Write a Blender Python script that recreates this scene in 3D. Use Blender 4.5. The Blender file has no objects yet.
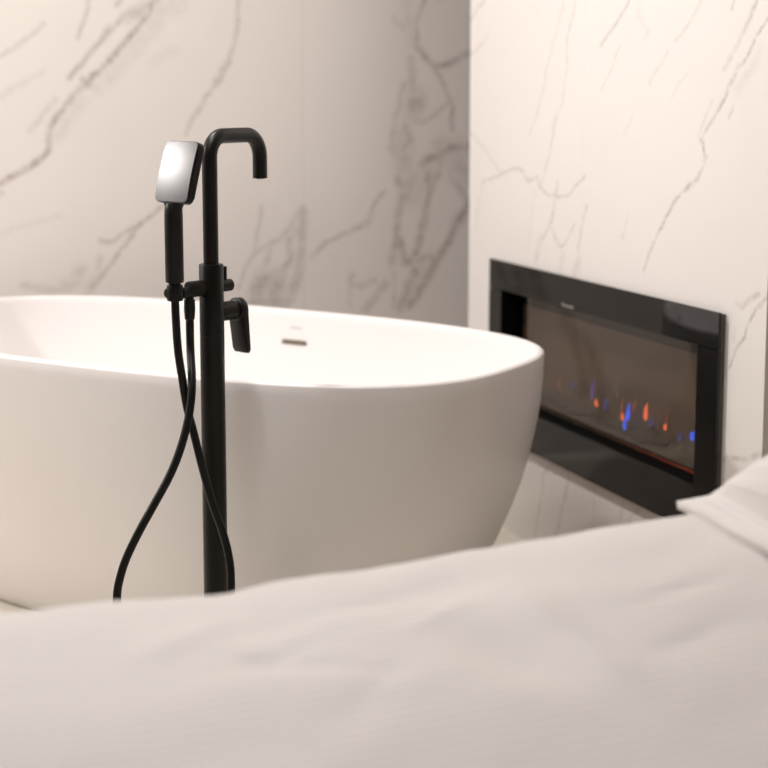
import bpy, bmesh, math, random
from mathutils import Vector, Matrix, noise
C = bpy.context.scene.collection
SC = bpy.context.scene
PI = math.pi

# ------------------------------------------------------------------ materials
def new_mat(name):
    m = bpy.data.materials.new(name); m.use_nodes = True
    nt = m.node_tree
    return m, nt, nt.nodes['Principled BSDF']

def simple(name, col, rough=0.5, metal=0.0, spec=0.5, coat=0.0, bump=0.0, bscale=200.0, var=0.0):
    m, nt, p = new_mat(name)
    p.inputs['Roughness'].default_value = rough
    p.inputs['Metallic'].default_value = metal
    p.inputs['Specular IOR Level'].default_value = spec
    p.inputs['Coat Weight'].default_value = coat
    p.inputs['Coat Roughness'].default_value = 0.03
    tc = nt.nodes.new('ShaderNodeTexCoord')
    nz = nt.nodes.new('ShaderNodeTexNoise'); nz.inputs['Scale'].default_value = bscale
    nt.links.new(tc.outputs['Object'], nz.inputs['Vector'])
    mx = nt.nodes.new('ShaderNodeMix'); mx.data_type = 'RGBA'
    mx.inputs[6].default_value = (*[c * (1 - var) for c in col], 1)
    mx.inputs[7].default_value = (*[min(1, c * (1 + var)) for c in col], 1)
    nt.links.new(nz.outputs['Fac'], mx.inputs[0])
    nt.links.new(mx.outputs[2], p.inputs['Base Color'])
    if bump:
        b = nt.nodes.new('ShaderNodeBump'); b.inputs['Strength'].default_value = bump
        b.inputs['Distance'].default_value = 0.001
        nt.links.new(nz.outputs['Fac'], b.inputs['Height'])
        nt.links.new(b.outputs['Normal'], p.inputs['Normal'])
    return m

def emissive(name, col, strength):
    m, nt, p = new_mat(name)
    p.inputs['Base Color'].default_value = (0.02, 0.02, 0.02, 1)
    p.inputs['Emission Color'].default_value = (*col, 1)
    p.inputs['Emission Strength'].default_value = strength
    return m

def vein_group():
    """One straight piece of a vein: soft-edged distance to a segment, joined to the pieces before it."""
    if 'vein_piece' in bpy.data.node_groups: return bpy.data.node_groups['vein_piece']
    t = bpy.data.node_groups.new('vein_piece', 'ShaderNodeTree')
    for nm, ty in (('P', 'NodeSocketVector'), ('A', 'NodeSocketVector'), ('D', 'NodeSocketVector'), ('Dq', 'NodeSocketVector'),
                   ('Width', 'NodeSocketFloat'), ('Strength', 'NodeSocketFloat'), ('Before', 'NodeSocketFloat')):
        t.interface.new_socket(nm, in_out='INPUT', socket_type=ty)
    t.interface.new_socket('Value', in_out='OUTPUT', socket_type='NodeSocketFloat')
    gi = t.nodes.new('NodeGroupInput')
    def vm(op, *a):
        n = t.nodes.new('ShaderNodeVectorMath'); n.operation = op
        for i, v in enumerate(a): t.links.new(v, n.inputs[i])
        return n
    def mm(op, a, b):
        n = t.nodes.new('ShaderNodeMath'); n.operation = op
        for i, v in enumerate((a, b)):
            if hasattr(v, 'links'): t.links.new(v, n.inputs[i])
            else: n.inputs[i].default_value = v
        return n.outputs[0]
    pa = vm('SUBTRACT', gi.outputs[0], gi.outputs[1]).outputs[0]
    h = vm('DOT_PRODUCT', pa, gi.outputs[3]).outputs['Value']
    h = mm('MAXIMUM', mm('MINIMUM', h, 1.0), 0.0)
    sc = vm('SCALE', gi.outputs[2]); t.links.new(h, sc.inputs['Scale'])
    dist = vm('DISTANCE', pa, sc.outputs[0]).outputs['Value']
    r = t.nodes.new('ShaderNodeMapRange'); r.interpolation_type = 'SMOOTHERSTEP'
    t.links.new(dist, r.inputs['Value']); t.links.new(gi.outputs[4], r.inputs['From Max']); t.links.new(gi.outputs[5], r.inputs['To Min'])
    r.inputs['From Min'].default_value = 0.0; r.inputs['To Max'].default_value = 0.0
    o = mm('MAXIMUM', r.outputs[0], gi.outputs[6])
    go = t.nodes.new('NodeGroupOutput'); t.links.new(o, go.inputs[0])
    return t

def marble(name, axis, veins, joints=(), base=(0.80, 0.755, 0.725), vein=(0.17, 0.14, 0.125), gain=1.0, rough=0.35, wide=1.6, patch=(34, 0.22, 1.3)):
    """Cream slab with hand-laid grey veins: every vein is a polyline in slab coordinates."""
    m, nt, p = new_mat(name)
    N, L = nt.nodes.new, nt.links.new
    p.inputs['Roughness'].default_value = rough
    tc = N('ShaderNodeTexCoord'); sx = N('ShaderNodeSeparateXYZ'); L(tc.outputs['Object'], sx.inputs[0])
    cx = N('ShaderNodeCombineXYZ')
    L(sx.outputs[axis], cx.inputs[0]); L(sx.outputs[2], cx.inputs[1])
    def vm(op, a, b=None, sc=None):
        n = N('ShaderNodeVectorMath'); n.operation = op
        if hasattr(a, 'links'): L(a, n.inputs[0])
        else: n.inputs[0].default_value = a
        if b is not None:
            if hasattr(b, 'links'): L(b, n.inputs[1])
            else: n.inputs[1].default_value = b
        if sc is not None:
            if hasattr(sc, 'links'): L(sc, n.inputs['Scale'])
            else: n.inputs['Scale'].default_value = sc
        return n
    def mt(op, a, b=None, clamp=False):
        n = N('ShaderNodeMath'); n.operation = op; n.use_clamp = clamp
        for i, v in enumerate((a, b)):
            if v is None: continue
            if hasattr(v, 'links'): L(v, n.inputs[i])
            else: n.inputs[i].default_value = v
        return n.outputs[0]
    def nz(scale, detail=2.0, rough_=0.5, vec=None):
        n = N('ShaderNodeTexNoise'); n.inputs['Scale'].default_value = scale
        n.inputs['Detail'].default_value = detail; n.inputs['Roughness'].default_value = rough_
        L(vec or cx.outputs[0], n.inputs['Vector']); return n
    # wander of the veins
    n1 = nz(14, 2); n2 = nz(70, 2)
    w1 = vm('SCALE', vm('SUBTRACT', n1.outputs['Color'], (0.5, 0.5, 0.5)).outputs[0], sc=0.020)
    w2 = vm('SCALE', vm('SUBTRACT', n2.outputs['Color'], (0.5, 0.5, 0.5)).outputs[0], sc=0.010)
    P = vm('ADD', vm('ADD', cx.outputs[0], w1.outputs[0]).outputs[0], w2.outputs[0])
    fl = vm('MULTIPLY', P.outputs[0], (1, 1, 0)).outputs[0]
    acc = None
    for pts, w, s in veins:
        for a, b in zip(pts[:-1], pts[1:]):
            d = (b[0] - a[0], b[1] - a[1], 0); q = d[0] ** 2 + d[1] ** 2 + 1e-9
            g = N('ShaderNodeGroup'); g.node_tree = vein_group()
            L(fl, g.inputs[0])
            g.inputs[1].default_value = (a[0], a[1], 0); g.inputs[2].default_value = d
            g.inputs[3].default_value = (d[0] / q, d[1] / q, 0)
            g.inputs[4].default_value = w * wide; g.inputs[5].default_value = s
            if acc is not None: L(acc, g.inputs[6])
            acc = g.outputs[0]
    # patchy strength along the veins
    pn = nz(patch[0], 5, 0.7)
    pr = N('ShaderNodeMapRange'); L(pn.outputs['Fac'], pr.inputs['Value'])
    pr.inputs['From Min'].default_value = 0.36; pr.inputs['From Max'].default_value = 0.62
    pr.inputs['To Min'].default_value = patch[1]; pr.inputs['To Max'].default_value = patch[2]
    f = mt('MULTIPLY', acc, pr.outputs[0]); f = mt('MINIMUM', mt('MULTIPLY', f, gain), 1.0)
    # faint clouding of the ground
    cn = nz(3.2, 4, 0.6)
    g = N('ShaderNodeMix'); g.data_type = 'RGBA'
    g.inputs[6].default_value = (base[0] * 0.965, base[1] * 0.96, base[2] * 0.955, 1)
    g.inputs[7].default_value = (base[0] * 1.02, base[1] * 1.02, base[2] * 1.02, 1)
    L(cn.outputs['Fac'], g.inputs[0])
    # vein colour drifts between grey and brown
    vc = N('ShaderNodeMix'); vc.data_type = 'RGBA'
    vc.inputs[6].default_value = (*vein, 1); vc.inputs[7].default_value = (vein[0] * 1.5, vein[1] * 1.2, vein[2] * 0.95, 1)
    L(nz(5.0, 2).outputs['Fac'], vc.inputs[0])
    mx = N('ShaderNodeMix'); mx.data_type = 'RGBA'
    L(f, mx.inputs[0]); L(g.outputs[2], mx.inputs[6]); L(vc.outputs[2], mx.inputs[7])
    col = mx.outputs[2]
    for axis_j, pos, wid in joints:                 # thin slab joints
        sep = N('ShaderNodeSeparateXYZ'); L(cx.outputs[0], sep.inputs[0])
        dd = mt('ABSOLUTE', mt('SUBTRACT', sep.outputs[axis_j], pos))
        near = mt('LESS_THAN', dd, wid)
        jm = N('ShaderNodeMix'); jm.data_type = 'RGBA'
        L(mt('MULTIPLY', near, 0.28), jm.inputs[0]); L(col, jm.inputs[6])
        jm.inputs[7].default_value = (0.42, 0.37, 0.33, 1); col = jm.outputs[2]
    L(col, p.inputs['Base Color'])
    return m

def floor_mat():
    m, nt, p = new_mat('cream_floor_tile')
    N, L = nt.nodes.new, nt.links.new
    tc = N('ShaderNodeTexCoord')
    br = N('ShaderNodeTexBrick'); br.offset = 0.0
    br.inputs['Scale'].default_value = 1.0; br.inputs['Brick Width'].default_value = 0.8
    br.inputs['Row Height'].default_value = 0.8; br.inputs['Mortar Size'].default_value = 0.002
    br.inputs['Color1'].default_value = (0.80, 0.745, 0.66, 1); br.inputs['Color2'].default_value = (0.78, 0.73, 0.65, 1)
    br.inputs['Mortar'].default_value = (0.5, 0.45, 0.4, 1)
    mp = N('ShaderNodeMapping'); mp.inputs['Location'].default_value = (0.33, 0.21, 0)
    L(tc.outputs['Object'], mp.inputs[0]); L(mp.outputs[0], br.inputs['Vector'])
    L(br.outputs['Color'], p.inputs['Base Color'])
    p.inputs['Roughness'].default_value = 0.4
    return m

def linen(name, col, stripe_axis, period=0.021, bump=0.35):
    """White satin-stripe bed linen: woven stripes change the sheen and the height a little."""
    m, nt, p = new_mat(name)
    N, L = nt.nodes.new, nt.links.new
    uv = N('ShaderNodeUVMap')
    sx = N('ShaderNodeSeparateXYZ'); L(uv.outputs[0], sx.inputs[0])
    s = N('ShaderNodeMath'); s.operation = 'MULTIPLY'; L(sx.outputs[stripe_axis], s.inputs[0]); s.inputs[1].default_value = 2 * PI / period
    sn = N('ShaderNodeMath'); sn.operation = 'SINE'; L(s.outputs[0], sn.inputs[0])
    mr = N('ShaderNodeMapRange'); L(sn.outputs[0], mr.inputs['Value'])
    mr.inputs['From Min'].default_value = -0.5; mr.inputs['From Max'].default_value = 0.5
    mr.interpolation_type = 'SMOOTHSTEP'
    c = N('ShaderNodeMix'); c.data_type = 'RGBA'; L(mr.outputs[0], c.inputs[0])
    c.inputs[6].default_value = (col[0] * 0.955, col[1] * 0.95, col[2] * 0.945, 1); c.inputs[7].default_value = (*col, 1)
    L(c.outputs[2], p.inputs['Base Color'])
    p.inputs['Roughness'].default_value = 0.75
    p.inputs['Sheen Weight'].default_value = 0.15
    b = N('ShaderNodeBump'); b.inputs['Strength'].default_value = bump; b.inputs['Distance'].default_value = 0.0012
    L(mr.outputs[0], b.inputs['Height']); L(b.outputs['Normal'], p.inputs['Normal'])
    return m

def pane_mat():
    m, nt, p = new_mat('smoked_glass_pane')
    N, L = nt.nodes.new, nt.links.new
    nt.nodes.remove(p)
    out = [n for n in nt.nodes if n.type == 'OUTPUT_MATERIAL'][0]
    tr = N('ShaderNodeBsdfTransparent'); tr.inputs[0].default_value = (0.88, 0.86, 0.84, 1)
    gl = N('ShaderNodeBsdfGlossy'); gl.inputs['Roughness'].default_value = 0.02
    gl.inputs['Color'].default_value = (0.9, 0.85, 0.8, 1)
    fr = N('ShaderNodeFresnel'); fr.inputs[0].default_value = 1.85
    ge = N('ShaderNodeNewGeometry'); inv = N('ShaderNodeMath'); inv.operation = 'SUBTRACT'; inv.inputs[0].default_value = 1.0; L(ge.outputs['Backfacing'], inv.inputs[1])
    ff = N('ShaderNodeMath'); ff.operation = 'MULTIPLY'; L(fr.outputs[0], ff.inputs[0]); L(inv.outputs[0], ff.inputs[1])
    mx = N('ShaderNodeMixShader'); L(ff.outputs[0], mx.inputs[0]); L(tr.outputs[0], mx.inputs[1]); L(gl.outputs[0], mx.inputs[2])
    L(mx.outputs[0], out.inputs['Surface'])
    return m

# ------------------------------------------------------------------ mesh helpers
def obj(name, bm, mat, parent=None, smooth=None, loc=None):
    me = bpy.data.meshes.new(name)
    bmesh.ops.recalc_face_normals(bm, faces=bm.faces[:])
    bm.to_mesh(me); bm.free()
    if smooth is not None:
        for pgon in me.polygons: pgon.use_smooth = True
        if smooth < 179: me.set_sharp_from_angle(angle=math.radians(smooth))
    if mat: me.materials.append(mat)
    o = bpy.data.objects.new(name, me); C.objects.link(o)
    if parent: o.parent = parent
    if loc is not None: o.location = loc
    return o

def thing(name, label, cat, loc=(0, 0, 0), rotz=0.0, group=None):
    o = bpy.data.objects.new(name, None); C.objects.link(o)
    o.location = loc; o.rotation_euler = (0, 0, rotz); o.empty_display_size = 0.1
    o['label'] = label; o['category'] = cat
    if group: o['group'] = group
    return o

def struct(name, bm, mat, parent=None):
    o = obj(name, bm, mat, parent); o['kind'] = 'structure'; return o

def box(bm, x0, x1, y0, y1, z0, z1, bevel=0.0, seg=2):
    r = bmesh.ops.create_cube(bm, size=1.0)
    for v in r['verts']:
        v.co = Vector(((x0 + x1) / 2 + v.co.x * (x1 - x0), (y0 + y1) / 2 + v.co.y * (y1 - y0), (z0 + z1) / 2 + v.co.z * (z1 - z0)))
    if bevel:
        es = list({e for v in r['verts'] for e in v.link_edges})
        bmesh.ops.bevel(bm, geom=es, offset=bevel, segments=seg, affect='EDGES', profile=0.5)
    return bm

def BM(): return bmesh.new()

def lathe(bm, prof, origin, axis, seg=32):
    """Revolve (radius, distance) pairs round an axis."""
    axis = Vector(axis).normalized(); o = Vector(origin)
    u = axis.orthogonal().normalized(); v = axis.cross(u)
    rings = []
    for r, t in prof:
        c = o + axis * t
        if r < 1e-6: rings.append([bm.verts.new(c)])
        else: rings.append([bm.verts.new(c + u * (r * math.cos(2 * PI * k / seg)) + v * (r * math.sin(2 * PI * k / seg))) for k in range(seg)])
    for a, b in zip(rings[:-1], rings[1:]):
        if len(a) == 1 and len(b) == 1: continue
        for k in range(seg):
            k2 = (k + 1) % seg
            if len(a) == 1: bm.faces.new((a[0], b[k], b[k2]))
            elif len(b) == 1: bm.faces.new((a[k], b[0], a[k2]))
            else: bm.faces.new((a[k], b[k], b[k2], a[k2]))
    return bm

def rod(bm, origin, axis, r, t0, t1, ch=0.0015, seg=32):
    return lathe(bm, [(0, t0), (r - ch, t0), (r, t0 + ch), (r, t1 - ch), (r - ch, t1), (0, t1)], origin, axis, seg)

def smooth_path(pts, n):
    """Catmull-Rom through the points, n samples per span."""
    P = [Vector(p) for p in pts]; P = [P[0] * 2 - P[1]] + P + [P[-1] * 2 - P[-2]]
    out = []
    for i in range(1, len(P) - 2):
        a, b, c, d = P[i - 1:i + 3]
        for k in range(n):
            t = k / n
            out.append(0.5 * (2 * b + (c - a) * t + (2 * a - 5 * b + 4 * c - d) * t * t + (3 * b - a - 3 * c + d) * t ** 3))
    out.append(P[-2]); return out

def tube(bm, path, r, seg=20, caps=True):
    path = [Vector(p) for p in path]
    t0 = (path[1] - path[0]).normalized(); u = t0.orthogonal().normalized()
    rings = []
    for i, p in enumerate(path):
        a = path[max(0, i - 1)]; b = path[min(len(path) - 1, i + 1)]
        t = (b - a).normalized(); u = (u - t * u.dot(t)).normalized(); v = t.cross(u)
        rr = r(i / (len(path) - 1)) if callable(r) else r
        rings.append([bm.verts.new(p + u * rr * math.cos(2 * PI * k / seg) + v * rr * math.sin(2 * PI * k / seg)) for k in range(seg)])
    for A, B in zip(rings[:-1], rings[1:]):
        for k in range(seg): bm.faces.new((A[k], A[(k + 1) % seg], B[(k + 1) % seg], B[k]))
    if caps: bm.faces.new(rings[0]); bm.faces.new(rings[-1][::-1])
    return bm

def prism(bm, outline, z0, z1, M=None, bevel=0.0):
    """Extrude a 2D outline; M places it."""
    lo = [bm.verts.new((x, y, z0)) for x, y in outline]; hi = [bm.verts.new((x, y, z1)) for x, y in outline]
    n = len(lo); fs = [bm.faces.new(lo[::-1]), bm.faces.new(hi)]
    for k in range(n): fs.append(bm.faces.new((lo[k], lo[(k + 1) % n], hi[(k + 1) % n], hi[k])))
    if bevel:
        es = [e for f in fs[:2] for e in f.edges]
        r = bmesh.ops.bevel(bm, geom=es, offset=bevel, segments=3, affect='EDGES', profile=0.5)
        vs = set(v for f in bm.faces for v in f.verts)
    if M is not None: bmesh.ops.transform(bm, matrix=M, verts=bm.verts[:])
    return bm

def rounded_rect(w, h, r, n=6, taper=0.0):
    pts = []
    for cx, cy, a0 in ((w / 2 - r, h / 2 - r, 0), (-w / 2 + r, h / 2 - r, 90), (-w / 2 + r, -h / 2 + r, 180), (w / 2 - r, -h / 2 + r, 270)):
        for k in range(n + 1):
            a = math.radians(a0 + 90 * k / n); x, y = cx + r * math.cos(a), cy + r * math.sin(a)
            pts.append((x * (1 - taper * (y / h + 0.5)), y))
    return pts

VEINS_BACK = [
    ([(0.906, 1.378), (0.872, 1.323), (0.773, 1.206), (0.687, 1.128), (0.613, 1.04), (0.606, 1.005), (0.611, 0.978), (0.583, 0.946), (0.423, 0.853)], 0.0087, 0.6),
    ([(0.831, 1.328), (0.878, 1.355), (0.948, 1.419)], 0.0174, 0.45),
    ([(0.815, 1.376), (0.801, 1.362)], 0.0072, 0.4),
    ([(0.836, 1.341), (0.773, 1.289), (0.67, 1.165)], 0.0075, 0.45),
    ([(0.761, 1.276), (0.778, 1.3)], 0.0101, 0.5),
    ([(0.723, 1.152), (0.707, 1.16)], 0.0116, 0.45),
    ([(0.685, 1.12), (0.671, 1.099)], 0.0116, 0.35),
    ([(0.729, 1.374), (0.694, 1.272)], 0.0064, 0.45),
    ([(0.607, 1.313), (0.527, 1.239), (0.461, 1.212)], 0.0064, 0.28),
    ([(0.596, 1.181), (0.484, 1.115)], 0.0087, 0.15),
    ([(0.913, 1.318), (0.792, 1.182), (0.745, 1.144)], 0.0232, 0.16),
    ([(0.7, 1.107), (0.625, 1.005)], 0.0203, 0.15),
    ([(0.628, 1.107), (0.559, 1.027)], 0.0087, 0.2),
    ([(1.138, 1.41), (1.14, 1.328), (1.127, 1.259), (1.086, 1.167), (0.998, 1.045), (0.986, 1.01)], 0.007, 0.35),
    ([(1.109, 1.212), (1.071, 1.145)], 0.0101, 0.45),
    ([(0.891, 1.323), (0.976, 1.379)], 0.029, 0.15),
    ([(0.959, 1.243), (0.889, 1.202)], 0.0145, 0.1),
    ([(0.943, 0.813), (0.909, 0.814), (0.849, 0.762), (0.831, 0.732), (0.794, 0.695), (0.771, 0.659), (0.695, 0.571)], 0.0064, 0.5),
    ([(0.849, 0.762), (0.809, 0.744), (0.781, 0.723), (0.759, 0.718), (0.74, 0.724)], 0.0072, 0.4),
    ([(0.738, 0.677), (0.732, 0.647), (0.737, 0.622)], 0.0087, 0.3),
    ([(0.683, 0.644), (0.668, 0.608), (0.641, 0.604)], 0.0174, 0.22),
    ([(0.525, 0.609), (0.6, 0.592), (0.654, 0.603)], 0.0101, 0.25),
    ([(0.723, 0.614), (0.703, 0.576)], 0.0145, 0.25),
    ([(1.204, 0.803), (1.175, 0.666), (1.151, 0.63), (1.13, 0.567)], 0.0064, 0.3),
    ([(1.175, 0.663), (1.202, 0.685), (1.262, 0.712), (1.326, 0.8)], 0.0087, 0.32),
    ([(1.226, 0.687), (1.22, 0.65), (1.202, 0.616)], 0.0087, 0.25),
    ([(1.286, 0.706), (1.286, 0.648), (1.225, 0.534)], 0.0116, 0.38),
    ([(1.326, 0.785), (1.319, 0.64), (1.285, 0.537), (1.264, 0.514)], 0.0145, 0.38),
    ([(1.311, 0.777), (1.296, 0.72)], 0.0145, 0.2),
    ([(1.353, 0.654), (1.396, 0.693), (1.52, 0.748), (1.533, 0.762), (1.539, 0.791), (1.558, 0.82), (1.58, 0.837)], 0.007, 0.38),
    ([(1.52, 0.748), (1.533, 0.765)], 0.0116, 0.35),
    ([(1.621, 0.877), (1.633, 0.842), (1.602, 0.62)], 0.0116, 0.45),
    ([(1.729, 0.869), (1.691, 0.692), (1.675, 0.647), (1.653, 0.627), (1.637, 0.649), (1.627, 0.694)], 0.0116, 0.5),
    ([(1.717, 0.87), (1.72, 0.876)], 0.0174, 0.5),
    ([(1.863, 0.819), (1.731, 0.6), (1.66, 0.495)], 0.0122, 0.6),
    ([(1.808, 0.733), (1.854, 0.792)], 0.0174, 0.4),
    ([(1.676, 0.596), (1.628, 0.49)], 0.0145, 0.5),
    ([(1.602, 0.62), (1.612, 0.575), (1.605, 0.491)], 0.0072, 0.25),
    ([(1.58, 0.561), (1.516, 0.49)], 0.0116, 0.35),
    ([(1.548, 0.575), (1.507, 0.565), (1.47, 0.572), (1.476, 0.596)], 0.0087, 0.3),
    ([(1.47, 0.566), (1.469, 0.507)], 0.0072, 0.2),
    ([(1.643, 0.628), (1.75, 0.635)], 0.0145, 0.4),
    ([(1.755, 0.934), (1.749, 0.884), (1.723, 0.855)], 0.0116, 0.4),
    ([(1.705, 1.41), (1.674, 1.323), (1.68, 1.265), (1.76, 1.158), (1.78, 1.12), (1.793, 1.091), (1.796, 1.017)], 0.0072, 0.42),
    ([(1.68, 1.259), (1.728, 1.205)], 0.0101, 0.45),
    ([(1.866, 1.258), (1.77, 1.205), (1.734, 1.199)], 0.0101, 0.5),
    ([(1.658, 1.222), (1.665, 1.135), (1.69, 1.091), (1.665, 1.059)], 0.0116, 0.35),
    ([(1.68, 1.111), (1.668, 1.065)], 0.029, 0.42),
    ([(1.636, 0.989), (1.64, 0.915)], 0.0348, 0.25),
    ([(1.723, 0.914), (1.675, 0.826)], 0.0348, 0.22),
    ([(1.803, 0.957), (1.827, 0.882)], 0.0348, 0.25),
    ([(1.724, 0.624), (1.676, 0.542)], 0.029, 0.22),
    ([(1.793, 1.105), (1.697, 1.035)], 0.0075, 0.32),
    ([(1.639, 1.149), (1.605, 1.018), (1.599, 0.96), (1.627, 0.945)], 0.0087, 0.3),
    ([(1.643, 1.024), (1.659, 0.989), (1.633, 0.96), (1.602, 0.966)], 0.013, 0.35),
    ([(1.879, 0.965), (1.803, 0.963), (1.755, 0.952), (1.723, 0.935), (1.7, 0.914)], 0.0145, 0.55),
    ([(1.627, 0.945), (1.665, 0.856), (1.643, 0.827)], 0.0232, 0.3),
    ([(1.787, 0.928), (1.804, 0.868), (1.837, 0.822)], 0.0145, 0.28),
    ([(1.642, 1.394), (1.664, 1.265)], 0.0116, 0.15),
    ([(1.611, 1.336), (1.633, 1.313)], 0.0116, 0.15),
    ([(1.755, 0.964), (1.852, 0.957)], 0.029, 0.25),
    ([(1.915, 1.283), (1.883, 1.164), (1.904, 1.016), (1.879, 0.866)], 0.0116, 0.4),
    ([(1.854, 0.792), (1.919, 0.896), (1.985, 0.955)], 0.0116, 0.4),
    ([(0.419, 0.735), (0.633, 0.796)], 0.0087, 0.1),
    ([(1.244, 0.594), (1.238, 0.54), (1.25, 0.48)], 0.03, 0.5),
    ([(1.203, 0.592), (1.183, 0.517), (1.155, 0.45)], 0.03, 0.5),
    ([(1.165, 0.47), (1.155, 0.424), (1.124, 0.369), (1.108, 0.32), (1.093, 0.265), (1.085, 0.2)], 0.022, 0.6),
    ([(1.124, 0.362), (1.094, 0.357), (1.073, 0.33), (1.05, 0.275), (1.031, 0.216), (1.02, 0.1)], 0.022, 0.6),
    ([(0.906, 1.4), (0.96, 1.5), (1.05, 1.62), (1.1, 1.78), (1.22, 1.92)], 0.01, 0.5),
    ([(1.22, 1.42), (1.25, 1.6), (1.24, 1.75), (1.3, 1.95), (1.36, 2.2)], 0.007, 0.35),
    ([(0.48, 0.86), (0.36, 0.8), (0.22, 0.78), (0.05, 0.66), (-0.12, 0.62), (-0.3, 0.5)], 0.009, 0.5),
    ([(1.75, 1.4), (1.78, 1.55), (1.72, 1.72), (1.8, 1.9), (1.88, 2.15)], 0.009, 0.4),
    ([(0.45, 1.2), (0.3, 1.12), (0.12, 1.08), (-0.1, 0.95)], 0.006, 0.3),
    ([(0.2, 2.4), (0.1, 2.2), (0.12, 2.0), (-0.05, 1.8), (-0.1, 1.62), (-0.3, 1.5), (-0.5, 1.28)], 0.01, 0.5),
    ([(0.1, 1.95), (0.25, 1.8), (0.3, 1.65), (0.45, 1.5)], 0.006, 0.3),
    ([(-0.6, 2.3), (-0.75, 2.0), (-0.8, 1.7), (-1.0, 1.4), (-1.3, 1.2), (-1.5, 0.9)], 0.01, 0.45),
    ([(2.0, 1.0), (2.15, 1.3), (2.1, 1.6), (2.3, 1.9)], 0.01, 0.4),
]
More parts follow.
